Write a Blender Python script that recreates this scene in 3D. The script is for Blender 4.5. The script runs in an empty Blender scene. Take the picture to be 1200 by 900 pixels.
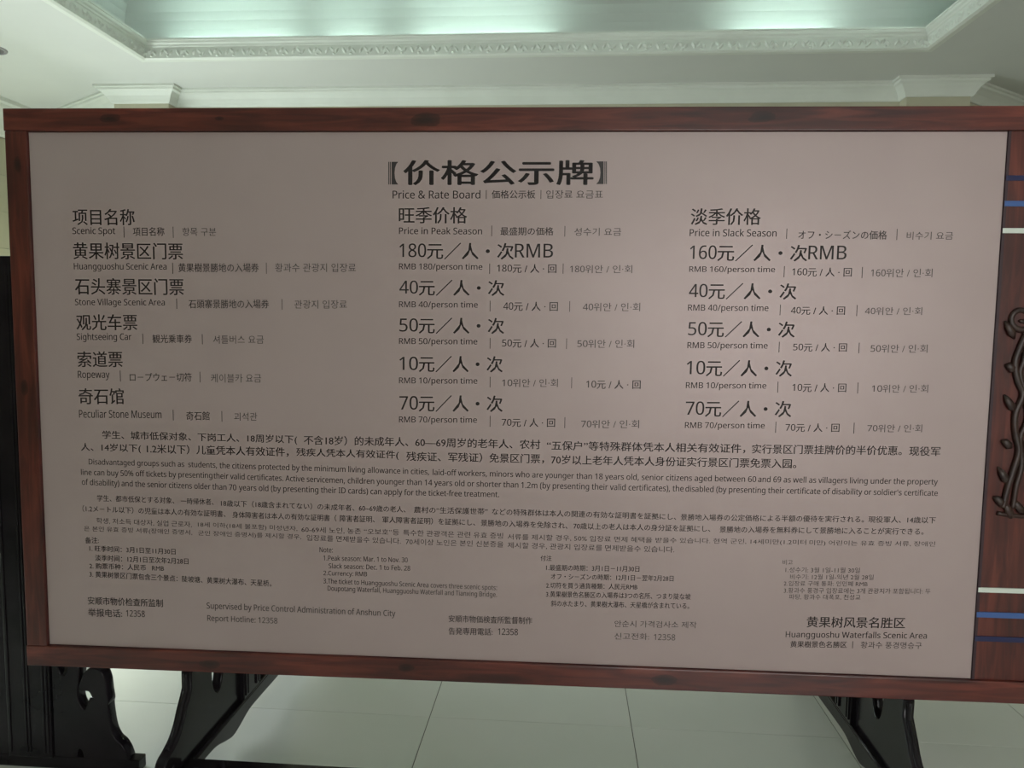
import bpy, bmesh, math, random
from mathutils import Vector, Matrix
random.seed(7)
C = bpy.context.scene.collection
sc = bpy.context.scene

# ---------------------------------------------------------------- camera, world, lights, exposure
cam_d = bpy.data.cameras.new('camera'); cam = bpy.data.objects.new('camera', cam_d); C.objects.link(cam)
cam_d.sensor_width = 36; cam_d.lens = 861.65 / 1200 * 36; cam_d.clip_start = .05
yaw, pitch, roll = -.0717, -.0841, .0129
fwd = Vector((math.sin(yaw)*math.cos(pitch), math.cos(yaw)*math.cos(pitch), math.sin(pitch)))
rt = Vector((math.cos(yaw), -math.sin(yaw), 0)); up = rt.cross(fwd)
r2 = rt*math.cos(roll) + up*math.sin(roll); u2 = up*math.cos(roll) - rt*math.sin(roll)
cam.matrix_world = Matrix(((r2.x, u2.x, -fwd.x, 0), (r2.y, u2.y, -fwd.y, 0), (r2.z, u2.z, -fwd.z, 1.57), (0, 0, 0, 1)))
sc.camera = cam

w = bpy.data.worlds.new('world'); sc.world = w; w.use_nodes = True
w.node_tree.nodes['Background'].inputs[0].default_value = (.90, 1.0, 1.0, 1)
w.node_tree.nodes['Background'].inputs[1].default_value = 2.2

def area(name, loc, rot, sx, sy, power, col):
    d = bpy.data.lights.new(name, 'AREA'); d.shape = 'RECTANGLE'; d.size = sx; d.size_y = sy
    d.energy = power; d.color = col
    o = bpy.data.objects.new(name, d); o.location = loc; o.rotation_euler = rot; C.objects.link(o); return o
# daylight entering by the windows of the left wall (behind the board), and by the front windows behind the camera
area('daylight_left_window', (-4.66, 4.4, .9), (0, math.radians(-66), 0), 1.3, 3.4, 140, (.93, 1, 1))
area('daylight_front_window', (1.7, -1.95, 1.55), (math.radians(86), 0, 0), 2.2, 1.7, 37, (1, .88, .88))

sc.view_settings.view_transform = 'Standard'; sc.view_settings.look = 'None'
sc.view_settings.gamma = 1; sc.view_settings.use_curve_mapping = False
sc.view_settings.exposure = 0.27
sc.cycles.use_denoising = True

# ---------------------------------------------------------------- helpers
def link(name, me, mats, parent=None):
    o = bpy.data.objects.new(name, me); C.objects.link(o)
    for m in (mats if isinstance(mats, (list, tuple)) else [mats]): me.materials.append(m)
    if parent: o.parent = parent
    return o
def obj(name, bm, m, parent=None, smooth=False):
    bmesh.ops.recalc_face_normals(bm, faces=bm.faces)
    me = bpy.data.meshes.new(name); bm.to_mesh(me); bm.free()
    if smooth:
        for p in me.polygons: p.use_smooth = True
    return link(name, me, m, parent)
def box(bm, x0, x1, y0, y1, z0, z1, bev=0):
    v = [bm.verts.new((x, y, z)) for x in (x0, x1) for y in (y0, y1) for z in (z0, z1)]
    fs = [bm.faces.new([v[i] for i in q]) for q in ((0,1,3,2),(4,6,7,5),(0,4,5,1),(2,3,7,6),(0,2,6,4),(1,5,7,3))]
    if bev:
        es = list({e for f in fs for e in f.edges})
        bmesh.ops.bevel(bm, geom=es, offset=bev, segments=2, affect='EDGES', profile=.6)
def boxes(*bs):
    bm = bmesh.new()
    for b in bs: box(bm, *b)
    return bm
def prism(bm, pts, z0, z1):
    lo = [bm.verts.new((x, y, z0)) for x, y in pts]; hi = [bm.verts.new((x, y, z1)) for x, y in pts]
    n = len(pts); bm.faces.new(lo); bm.faces.new(hi)
    for i in range(n): bm.faces.new((lo[i], lo[(i+1) % n], hi[(i+1) % n], hi[i]))
def tag(o, label=None, cat=None, group=None, kind=None):
    for k, v in (('label', label), ('category', cat), ('group', group), ('kind', kind)):
        if v: o[k] = v
    return o
def thing(name, label, cat, loc=(0,0,0), rz=0, group=None):
    o = bpy.data.objects.new(name, None); C.objects.link(o); o.empty_display_size = .1
    o.location = loc; o.rotation_euler = (0, 0, rz); return tag(o, label, cat, group)
def struct(name, bm, m, parent=None, smooth=False):
    o = obj(name, bm, m, parent, smooth); o['kind'] = 'structure'; return o
def sweep(path, prof, closed=False):
    """profile (inward offset, z) along a plan path; inward = right-hand side of travel"""
    bm = bmesh.new(); n = len(path); rings = []
    P = [Vector(p) for p in path]
    for i in range(n):
        a = (P[i]-P[i-1]).normalized() if (i or closed) else None
        b = (P[(i+1) % n]-P[i]).normalized() if (i < n-1 or closed) else None
        if a is None: a = b
        if b is None: b = a
        na, nb = Vector((a.y, -a.x)), Vector((b.y, -b.x))
        m = (na+nb); m = m/ (m.dot(na)) if m.length > 1e-6 else na
        rings.append([bm.verts.new((P[i].x+m.x*o, P[i].y+m.y*o, z)) for o, z in prof])
    for i in range(n if closed else n-1):
        r, s = rings[i], rings[(i+1) % n]
        for k in range(len(prof)):
            k2 = (k+1) % len(prof); bm.faces.new((r[k], r[k2], s[k2], s[k]))
    if not closed: bm.faces.new(rings[0]); bm.faces.new(rings[-1])
    return bm
def smooth_pts(pts, n=6, closed=True):
    out = []; m = len(pts)
    for i in range(m if closed else m-1):
        p0, p1, p2, p3 = [Vector(pts[(i+k) % m] if closed else pts[min(max(i+k, 0), m-1)]) for k in (-1, 0, 1, 2)]
        for j in range(n):
            t = j/n; out.append(.5*((2*p1)+(p2-p0)*t+(2*p0-5*p1+4*p2-p3)*t*t+(-p0+3*p1-3*p2+p3)*t**3))
    if not closed: out.append(Vector(pts[-1]))
    return out
dg = None
def plate(outer, holes, half, bev, fn, sharp=()):
    """flat plate of 2D outline with holes, thickness 2*half, mapped by fn(a, b, c)"""
    cu = bpy.data.curves.new('c', 'CURVE'); cu.dimensions = '2D'; cu.fill_mode = 'BOTH'
    cu.extrude = half-bev; cu.bevel_depth = bev; cu.bevel_resolution = 1; cu.offset = -bev
    for ring in [outer]+holes:
        s = cu.splines.new('POLY'); s.points.add(len(ring)-1); s.use_cyclic_u = True
        for p, q in zip(s.points, ring): p.co = (q[0], q[1], 0, 1)
    me = tomesh(cu)
    bm = bmesh.new(); bm.from_mesh(me); bpy.data.meshes.remove(me)
    bmesh.ops.remove_doubles(bm, verts=bm.verts, dist=1e-5)
    for v in bm.verts: v.co = fn(*v.co)
    return bm
def tomesh(cu):
    o = bpy.data.objects.new('t', cu); C.objects.link(o)
    bpy.context.view_layer.update()
    me = bpy.data.meshes.new_from_object(o.evaluated_get(bpy.context.evaluated_depsgraph_get()))
    C.objects.unlink(o); bpy.data.objects.remove(o); return me
def tube(bm, pts, rads, seg=8, flat=1.0):
    """tube along 3D points; rads per point"""
    P = [Vector(p) for p in pts]; rings = []
    for i, p in enumerate(P):
        t = (P[min(i+1, len(P)-1)]-P[max(i-1, 0)]).normalized()
        a = t.cross(Vector((0, 1, 0))); a = a.normalized() if a.length > 1e-4 else Vector((1, 0, 0)); b = t.cross(a).normalized()
        r = rads[i] if isinstance(rads, (list, tuple)) else rads
        rings.append([bm.verts.new(p+a*r*math.cos(2*math.pi*k/seg)+b*r*flat*math.sin(2*math.pi*k/seg)) for k in range(seg)])
    for r, s in zip(rings, rings[1:]):
        for k in range(seg): bm.faces.new((r[k], r[(k+1) % seg], s[(k+1) % seg], s[k]))
    bm.faces.new(rings[0]); bm.faces.new(rings[-1])

# ---------------------------------------------------------------- materials
def mat(name, col, rough=.5, metal=0, coat=0, spec=.5, emit=None, es=0):
    m = bpy.data.materials.new(name); m.use_nodes = True; b = m.node_tree.nodes['Principled BSDF']
    b.inputs['Base Color'].default_value = (*col, 1); b.inputs['Roughness'].default_value = rough
    b.inputs['Metallic'].default_value = metal; b.inputs['Coat Weight'].default_value = coat
    b.inputs['Coat Roughness'].default_value = .12; b.inputs['Specular IOR Level'].default_value = spec
    if emit: b.inputs['Emission Color'].default_value = (*emit, 1); b.inputs['Emission Strength'].default_value = es
    return m
def noisy(name, c0, c1, scale, rough, stretch=(1,1,1), bump=0, detail=4, coat=0, spec=.5, metal=0, lo=.35, hi=.65, r2=None):
    m = mat(name, c0, rough, metal, coat, spec); nt = m.node_tree; N = nt.nodes; L = nt.links; b = N['Principled BSDF']
    tc = N.new('ShaderNodeTexCoord'); mp = N.new('ShaderNodeMapping'); mp.inputs['Scale'].default_value = stretch
    n = N.new('ShaderNodeTexNoise'); n.inputs['Scale'].default_value = scale; n.inputs['Detail'].default_value = detail
    cr = N.new('ShaderNodeValToRGB'); cr.color_ramp.elements[0].position = lo; cr.color_ramp.elements[1].position = hi
    cr.color_ramp.elements[0].color = (*c0, 1); cr.color_ramp.elements[1].color = (*c1, 1)
    L.new(tc.outputs['Object'], mp.inputs[0]); L.new(mp.outputs[0], n.inputs['Vector']); L.new(n.outputs['Fac'], cr.inputs[0]); L.new(cr.outputs[0], b.inputs['Base Color'])
    if bump:
        bp = N.new('ShaderNodeBump'); bp.inputs['Strength'].default_value = bump; bp.inputs['Distance'].default_value = .002
        L.new(n.outputs['Fac'], bp.inputs['Height']); L.new(bp.outputs[0], b.inputs['Normal'])
    if r2 is not None:
        mr = N.new('ShaderNodeMapRange'); mr.inputs['To Min'].default_value = rough; mr.inputs['To Max'].default_value = r2
        L.new(n.outputs['Fac'], mr.inputs['Value']); L.new(mr.outputs[0], b.inputs['Roughness'])
    return m
def wood(name, axis, knots):
    """stained reddish wood: long grain along axis ('x' or 'z'), darker knots"""
    m = mat(name, (.1, .03, .02), .36, 0, .25); nt = m.node_tree; N = nt.nodes; L = nt.links; b = N['Principled BSDF']
    tc = N.new('ShaderNodeTexCoord')
    def mapping(s):
        mp = N.new('ShaderNodeMapping'); mp.inputs['Scale'].default_value = s if axis == 'x' else (s[2], s[1], s[0])
        L.new(tc.outputs['Object'], mp.inputs[0]); return mp
    def noise(s, sc_, det=4, dist=0):
        n = N.new('ShaderNodeTexNoise'); n.inputs['Scale'].default_value = sc_; n.inputs['Detail'].default_value = det; n.inputs['Distortion'].default_value = dist
        L.new(mapping(s).outputs[0], n.inputs['Vector']); return n
    def ramp(src, *st):
        c = N.new('ShaderNodeValToRGB'); e = c.color_ramp.elements
        while len(e) < len(st): e.new(.5)
        for q, (p, col) in zip(e, st): q.position = p; q.color = (*col, 1)
        L.new(src, c.inputs[0]); return c
    def mix(kind, fac, a, b_):
        x = N.new('ShaderNodeMix'); x.data_type = 'RGBA'; x.blend_type = kind
        if isinstance(fac, float): x.inputs[0].default_value = fac
        else: L.new(fac, x.inputs[0])
        L.new(a, x.inputs[6]); L.new(b_, x.inputs[7]); return x.outputs[2]
    g = noise((1.2, 1, 14), 3.0, 6, .8)
    base = ramp(g.outputs['Fac'], (.30, (.046, .0095, .009)), (.5, (.098, .020, .015)), (.7, (.17, .038, .026)))
    big = noise((.8, 1, 2.2), 2.3, 2)
    tone = ramp(big.outputs['Fac'], (.3, (.55, .5, .55)), (.65, (1.15, 1.1, 1.05)))
    c = mix('MULTIPLY', 1.0, base.outputs[0], tone.outputs[0])
    n2 = noise((2, 1, 6), 5, 3)
    last = None                                  # a few dark knots at fixed places in the timber
    for kx, kz, kr in knots:
        mp = N.new('ShaderNodeMapping'); mp.vector_type = 'POINT'
        st = (1/(kr*2.2), .001, 1/kr) if axis == 'x' else (1/kr, .001, 1/(kr*2.2))
        mp.inputs['Scale'].default_value = st; mp.inputs['Location'].default_value = (-kx*st[0], 0, -kz*st[2])
        L.new(tc.outputs['Object'], mp.inputs[0]); ln = N.new('ShaderNodeVectorMath'); ln.operation = 'LENGTH'; L.new(mp.outputs[0], ln.inputs[0])
        if last is None: last = ln.outputs['Value']
        else:
            mn = N.new('ShaderNodeMath'); mn.operation = 'MINIMUM'; L.new(last, mn.inputs[0]); L.new(ln.outputs['Value'], mn.inputs[1]); last = mn.outputs[0]
    ad = N.new('ShaderNodeMath'); ad.operation = 'MULTIPLY_ADD'; ad.inputs[1].default_value = .9
    L.new(n2.outputs['Fac'], ad.inputs[0]); L.new(last, ad.inputs[2])
    kn = ramp(ad.outputs[0], (.55, (.22, .2, .26)), (.95, (.55, .5, .52)), (1.6, (1, 1, 1)))
    c = mix('MULTIPLY', 1.0, c, kn.outputs[0]); L.new(c, b.inputs['Base Color'])
    bp = N.new('ShaderNodeBump'); bp.inputs['Strength'].default_value = .12; bp.inputs['Distance'].default_value = .002
    L.new(g.outputs['Fac'], bp.inputs['Height']); L.new(bp.outputs[0], b.inputs['Normal'])
    return m
M_woodx = wood('stained_wood_rail', 'x', [(.27, 1.70, .03), (1.26, 1.695, .036), (2.26, 1.70, .034), (.62, 1.70, .012), (2.02, -.035, .034), (1.2, -.03, .022), (.55, -.04, .03)]); M_woodz = wood('stained_wood_stile', 'z', [(-.03, 1.56, .022), (-.04, .86, .02), (3.06, 1.36, .03), (3.22, .30, .04), (3.10, .62, .03)])
M_sheet = noisy('matte_metal_sheet', (.43, .338, .33), (.45, .355, .347), 3, .42, bump=.0, spec=.35, metal=.15)
M_ink = mat('black_brown_print', (.042, .034, .035), .55)
M_seam = mat('sheet_edge', (.035, .014, .022), .5)
M_black = noisy('black_lacquer', (.008, .007, .009), (.015, .012, .015), 6, .17, coat=.10, spec=.18)
M_carve = noisy('dark_carved_wood', (.018, .008, .007), (.036, .014, .010), 22, .4, bump=.2)
M_dblue = mat('dark_blue_inlay', (.018, .022, .085), .3)
M_blue = mat('blue_inlay', (.06, .13, .36), .3)
M_white = mat('white_inlay', (.72, .78, .72), .25)
M_plaster = noisy('ceiling_paint', (.60, .615, .585), (.63, .645, .61), 1.2, .75)
M_crown = noisy('moulding_paint', (.66, .69, .63), (.70, .73, .67), 4, .5)
M_cream = noisy('cream_wall_tile', (.47, .45, .335), (.52, .50, .38), 2.5, .28, spec=.5)
M_grout = mat('grout', (.33, .32, .26), .8)
M_jointdark = mat('floor_joint', (.13, .13, .11), .8)
M_tile = noisy('polished_floor_tile', (.74, .77, .72), (.78, .80, .76), 1.8, .10, detail=5, spec=.6, r2=.2)
M_glow = mat('fluorescent_tube', (.9, 1, .95), .4, emit=(.72, 1.0, .92), es=20)
M_plastic = mat('white_plastic', (.75, .75, .72), .4)
M_alu = mat('window_frame_metal', (.62, .64, .62), .35, .6)
M_lens = mat('unlit_downlight_glass', (.13, .12, .13), .3)
mg = bpy.data.materials.new('window_glass'); mg.use_nodes = True
nt = mg.node_tree; nt.nodes.clear(); o_ = nt.nodes.new('ShaderNodeOutputMaterial'); mx = nt.nodes.new('ShaderNodeMixShader')
tr = nt.nodes.new('ShaderNodeBsdfTransparent'); gl = nt.nodes.new('ShaderNodeBsdfGlossy'); gl.inputs['Roughness'].default_value = .03
tr.inputs[0].default_value = (.93, .97, .95, 1); mx.inputs[0].default_value = .07
nt.links.new(tr.outputs[0], mx.inputs[1]); nt.links.new(gl.outputs[0], mx.inputs[2]); nt.links.new(mx.outputs[0], o_.inputs[0])

# ---------------------------------------------------------------- room
XL, XR, YF, HC = -4.75, 4.30, -2.05, 3.3
back = [(XL, 6.44), (-3.455, 5.60), (-3.455, 5.51), (-3.026, 5.51), (-3.026, 5.62), (2.363, 5.62), (2.363, 5.51), (2.793, 5.51), (2.793, 5.60), (XR, 6.72)]
bm = bmesh.new(); prism(bm, back+[(XR, 7.0), (XL, 7.0)], 0, HC); struct('wall_back', bm, M_cream)
# left wall with window openings
wy = [(2.7, 4.1), (4.2, 5.55), (5.62, 6.32)]
bs = [(XL-.2, XL, YF, wy[0][0], 0, HC), (XL-.2, XL, wy[-1][1], 7.0, 0, HC), (XL-.2, XL, wy[0][0], wy[-1][1], 0, .06), (XL-.2, XL, wy[0][0], wy[-1][1], 1.72, HC)]
for a_, b_ in zip(wy, wy[1:]): bs.append((XL-.2, XL, a_[1], b_[0], .06, 1.72))
wl = struct('wall_left', boxes(*bs), M_grout)
# cream wall tiles on the left wall, rows of 0.3 m
me_cache = {}
def tile_mesh(nm, sx, sy, sz, m, bev=.0015):
    k = (nm, round(sx, 3), round(sy, 3), round(sz, 3))
    if k not in me_cache:
        b = bmesh.new(); box(b, 0, sx, 0, sy, 0, sz, 0)
        bmesh.ops.bevel(b, geom=[e for e in b.edges if all(abs(v.co.z-sz) < 1e-6 or nm == 'wall' for v in e.verts)][:8], offset=bev, segments=1, affect='EDGES')
        bmesh.ops.recalc_face_normals(b, faces=b.faces)
        me = bpy.data.meshes.new('tile'); b.to_mesh(me); b.free(); me.materials.append(m); me_cache[k] = me
    return me_cache[k]
row = .305; ncol = 15; tw = (6.44-YF)/ncol
for r in range(11):
    z0 = r*row+.001; z1 = min((r+1)*row-.002, HC-.2)
    if z1-z0 < .05: continue
    for c in range(ncol):
        y0 = YF+c*tw+.001; y1 = YF+(c+1)*tw-.002
        segs = [(y0, y1)]
        if z0 < 1.72:
            new = []
            lo, hi = wy[0][0], wy[-1][1]
            for a_, b_ in segs:
                if b_ <= lo or a_ >= hi: new.append((a_, b_)); continue
                if a_ < lo: new.append((a_, lo))
                if b_ > hi: new.append((hi, b_))
            segs = new
        for a_, b_ in segs:
            zz0 = z0
            if a_ < wy[-1][1] and b_ > wy[0][0]: zz0 = max(z0, 1.72)
            if b_-a_ < .05 or z1-zz0 < .04: continue
            t = bpy.data.objects.new('tile', tile_mesh('wall', .008, b_-a_, z1-zz0, M_cream)); C.objects.link(t)
            t.location = (XL, a_, zz0); t.parent = wl
for i, (a_, b_) in enumerate(wy):
    o = struct('window_%d' % (i+1), boxes((XL-.12, XL-.06, a_, a_+.05, .06, 1.72), (XL-.12, XL-.06, b_-.05, b_, .06, 1.72), (XL-.12, XL-.06, a_, b_, .06, .11), (XL-.12, XL-.06, a_, b_, 1.67, 1.72), (XL-.115, XL-.065, a_, b_, .30, .325)), M_alu)
    obj('pane', boxes((XL-.095, XL-.09, a_+.04, b_-.04, .10, 1.68)), mg, o)
struct('wall_right', boxes((XR, XR+.2, YF, 7.0, 0, HC)), M_cream)
struct('wall_front', boxes((XL-.2, .4, YF-.2, YF, 0, HC), (3.2, XR+.2, YF-.2, YF, 0, HC), (.4, 3.2, YF-.2, YF, 0, .7), (.4, 3.2, YF-.2, YF, 2.8, HC)), M_cream)
o = struct('window_4', boxes((.4, 3.2, YF-.12, YF-.06, .7, .76), (.4, 3.2, YF-.12, YF-.06, 2.74, 2.8), (.4, .46, YF-.12, YF-.06, .7, 2.8), (3.14, 3.2, YF-.12, YF-.06, .7, 2.8), (1.28, 1.34, YF-.12, YF-.06, .7, 2.8), (2.22, 2.28, YF-.12, YF-.06, .7, 2.8)), M_alu)
for x0, x1 in ((.46, 1.28), (1.34, 2.22), (2.28, 3.14)): obj('pane', boxes((x0, x1, YF-.095, YF-.09, .76, 2.74)), mg, o)

# floor: bed + polished 0.8 m tiles
fl = struct('floor', boxes((XL-.2, XR+.2, YF-.2, 7.0, -.12, -.004)), M_jointdark)
g = .0016
ix0 = math.floor((XL-.286)/.797); ix1 = math.ceil((XR-.286)/.797)
jy0 = math.floor((YF-2.775)/.8); jy1 = math.ceil((6.8-2.775)/.8)
for i in range(ix0, ix1):
    for j in range(jy0, jy1):
        x0, x1 = max(.286+i*.797+g, XL), min(.286+(i+1)*.797-g, XR); y0, y1 = max(2.775+j*.8+.0006, YF), min(2.775+(j+1)*.8-.0006, 6.85)
        if x1-x0 < .02 or y1-y0 < .02: continue
        t = bpy.data.objects.new('tile', tile_mesh('floor', x1-x0, y1-y0, .012, M_tile, .0008)); C.objects.link(t)
        t.location = (x0, y0, -.012); t.parent = fl

# ceiling with a recessed tray
TX0, TX1, TY0, TY1, TZ = -2.875, 2.235, .4, 4.94, 3.85
ledge = .34
ce = struct('ceiling', boxes((XL-.2, TX0, YF-.2, 7, HC, HC+.05), (TX1, XR+.2, YF-.2, 7, HC, HC+.05), (TX0, TX1, YF-.2, TY0, HC, HC+.05), (TX0, TX1, TY1, 7, HC, HC+.05)), M_plaster)
# tray side: a cove that curves up into the upper ceiling
cove = [(-ledge-.05, HC+.05), (-ledge-.05, TZ+.05), (.2, TZ+.05), (.2, TZ)]
for k in range(7):
    a_ = math.pi/2*k/6; cove.append((-ledge+.22-.22*math.sin(a_), TZ-.22+.22*math.cos(a_)))
cove.append((-ledge, HC+.05))
ring = [(TX0, TY0), (TX0, TY1), (TX1, TY1), (TX1, TY0)]
obj('tray_cove', sweep(ring, cove, True), M_plaster, ce, smooth=False)
obj('tray_ceiling', boxes((TX0-.02, TX1+.02, TY0-.02, TY1+.02, TZ, TZ+.05)), M_plaster, ce)
# tray moulding: plain lip + relief band
lipz = HC+.125
lip = [(-.03, HC-.002), (.004, HC-.002), (.022, HC+.006), (.022, HC+.075), (.028, HC+.08), (.03, HC+.09), (.040, HC+.098), (.044, HC+.112), (.05, HC+.114), (.05, lipz), (-.03, lipz)]
tm = struct('trim_1', sweep(ring, lip, True), M_crown)
bm = bmesh.new()
def leaf(px, py, ux, uy, nx, ny, s):
    # one scroll-leaf relief unit: a curled ridge + two lobes
    for k, (a0, b0, ln, ang, wd) in enumerate(((-.036, .000, .046, 55*s, .012), (-.004, .007, .040, -40*s, .011), (.028, -.002, .042, 45*s, .010), (.008, -.017, .026, 0, .007))):
        ca, sa = math.cos(math.radians(ang)), math.sin(math.radians(ang)); base = []
        for t in range(6):
            th = 2*math.pi*t/6; e = ln/2*math.cos(th); f = wd*math.sin(th)
            aa = a0+e*ca-f*sa; bb = b0+e*sa+f*ca
            base.append(bm.verts.new((px+ux*aa+nx*.0215, py+uy*aa+ny*.0215, HC+.041+bb*1.25)))
        c_ = bm.verts.new((px+ux*a0+nx*.034, py+uy*a0+ny*.034, HC+.041+b0*1.25))
        for t in range(6): bm.faces.new((base[t], base[(t+1) % 6], c_))
step = .112
n_ = int((TX1-TX0)/step)
for k in range(n_): leaf(TX0+(k+.5)*(TX1-TX0)/n_, TY1, 1, 0, 0, -1, 1 if k % 2 else -1)
n_ = int((TY1-TY0)/step)
for k in range(n_):
    leaf(TX0, TY0+(k+.5)*(TY1-TY0)/n_, 0, 1, 1, 0, 1 if k % 2 else -1)
    leaf(TX1, TY0+(k+.5)*(TY1-TY0)/n_, 0, 1, -1, 0, 1 if k % 2 else -1)
tag(obj('relief_leaf', bm, M_crown, tm), kind='stuff')
# crown mouldings: back path, and taller ones on the side walls
def crown(h, d):
    return [(0, HC-h), (.012*d/.1, HC-h), (.02*d/.1, HC-h+.012), (.025*d/.1, HC-h*.80), (.04*d/.1, HC-h*.58), (.065*d/.1, HC-h*.36), (.082*d/.1, HC-h*.28), (.085*d/.1, HC-h*.16), (d, HC-h*.13), (d, HC), (0, HC)]
struct('trim_2', sweep(back, crown(.118, .1)), M_crown)
struct('trim_3', sweep([(XL, YF), (XL, 6.44)], crown(.24, .26)), M_crown)
struct('trim_4', sweep([(XR, 6.72), (XR, YF)], crown(.24, .26)), M_crown)

# cove lamps on the tray ledge
def lamp(x, y, along, ln, label):
    t = thing('fluorescent_lamp', label, 'lamp', (x, y, HC+.11), 0 if along == 'x' else math.pi/2, 'fluorescent lamps on the tray ledge')
    obj('batten', boxes((-ln/2, ln/2, -.02, .02, 0, .03), (-ln/2+.05, -ln/2+.08, -.015, .015, -.06, 0), (ln/2-.08, ln/2-.05, -.015, .015, -.06, 0)), M_plastic, t)
    bm = bmesh.new(); tube(bm, [(-ln/2+.02, 0, .045), (ln/2-.02, 0, .045)], .011, 10); obj('tube', bm, M_glow, t, True)
    for s in (-1, 1): obj('end_cap', boxes((s*(ln/2-.01)-.012, s*(ln/2-.01)+.012, -.015, .015, .03, .062)), M_plastic, t)
LY = TY1+.23
for x, ln, lb in ((-2.4, .95, 'glowing cove lamp hidden at the left end of the back tray edge'), (-1.55, .4, 'short glowing cove lamp second from the left on the back tray edge'), (-.62, 1.0, 'glowing cove lamp at the middle of the back tray edge left of the dark gap'), (1.42, .72, 'glowing cove lamp right of the dark gap in the back tray edge')):
    lamp(x, LY, 'x', ln, lb)
lamp(TX1+.23, 4.25, 'y', 1.0, 'glowing cove lamp on the right side of the ceiling tray')
lamp(TX1+.23, 2.3, 'y', 1.2, 'added unseen cove lamp on the right tray edge nearer to the camera')  # out of view, added for more light from the tray onto the floor
for x, lb in ((-2.0, 'added unseen left cove lamp on the front tray edge above the camera'), (-.4, 'added unseen middle cove lamp on the front tray edge above the camera'), (1.2, 'added unseen right cove lamp on the front tray edge above the camera')):
    lamp(x, TY0-.23, 'x', 1.2, lb)  # unseen front row, added so its bounce off the tray brightens the floor
# downlight on the left
t = thing('recessed_downlight', 'unlit round recessed downlight in the ceiling left of the tray', 'light', (-3.78, 4.69, HC))
def disc_ring(r0, r1, z0, z1, n=28):
    bm = bmesh.new(); V = []
    for k in range(n):
        c, s = math.cos(2*math.pi*k/n), math.sin(2*math.pi*k/n)
        V.append([bm.verts.new((r*c, r*s, z)) for r, z in ((r1, 0), (r1*.97, z0), (r0, z0), (r0, z1))])
    for k in range(n):
        a, b = V[k], V[(k+1) % n]
        for q in range(3): bm.faces.new((a[q], a[q+1], b[q+1], b[q]))
    return bm
obj('ring', disc_ring(.085, .105, -.008, .0), mat('grey_ring', (.34, .33, .35), .35, .4), t, True)
bm = bmesh.new(); bmesh.ops.create_cone(bm, cap_ends=True, segments=28, radius1=.084, radius2=.084, depth=.004); bmesh.ops.translate(bm, verts=bm.verts, vec=(0, 0, -.0025)); obj('lens', bm, M_lens, t)

# ---------------------------------------------------------------- the price board
S = .90; PHI = .0186
BW, BH, FT = 3.2992*S, 1.8474*S, .0765*S        # sheet width, height, rail width
ORG = (-1.8805*S, 2.5*S, 1.57+(.3609-1.57)*S)
board = thing('price_board', 'huge wooden framed price board with pinkish grey printed sheet in four languages', 'sign', ORG, PHI)
RX = BW+.385                                    # inner right end of the carved panel
D0, D1 = -.016, .045
bm = bmesh.new(); box(bm, -FT-.002, RX+FT, D0, D1, BH, BH+FT, .003); obj('top_rail', bm, M_woodx, board)
bm = bmesh.new(); box(bm, -FT-.002, RX+FT, D0, D1, -FT, 0, .003); obj('bottom_rail', bm, M_woodx, board)
bm = bmesh.new(); box(bm, -FT, 0, D0+.001, D1, 0, BH, .003); obj('stile', bm, M_woodz, board)
bm = bmesh.new(); box(bm, RX, RX+FT, D0+.001, D1, 0, BH, .003); obj('stile', bm, M_woodz, board)
sheet = obj('sheet', boxes((.002, BW, -.004, .010, .002, BH-.002)), M_sheet, board)
obj('backing_panel', boxes((0, RX, .011, .03, 0, BH)), M_woodx, board)
obj('sheet_edge', boxes((BW+.001, BW+.009, -.009, .010, .001, BH-.001)), M_seam, board)
pan = obj('carved_panel', boxes((BW+.010, RX, -.006, .010, .001, BH-.001)), M_woodz, board)
tag(pan, 'reddish wooden side panel right of the sheet with inlaid stripes')
k = S
for v, m, h, lb in ((1.697, M_dblue, .015, 'dark blue stripe'), (1.615, M_blue, .016, 'bright blue stripe'), (1.528, M_white, .015, 'white stripe'), (.319, M_white, .015, 'white stripe'), (.232, M_blue, .017, 'bright blue stripe'), (.147, M_dblue, .016, 'dark blue stripe')):
    bm = bmesh.new(); box(bm, BW+.002, RX-.001, -.0105, -.004, v*k-h/2, v*k+h/2, .001)
    tag(obj('inlaid_stripe', bm, m, pan), lb)
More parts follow.
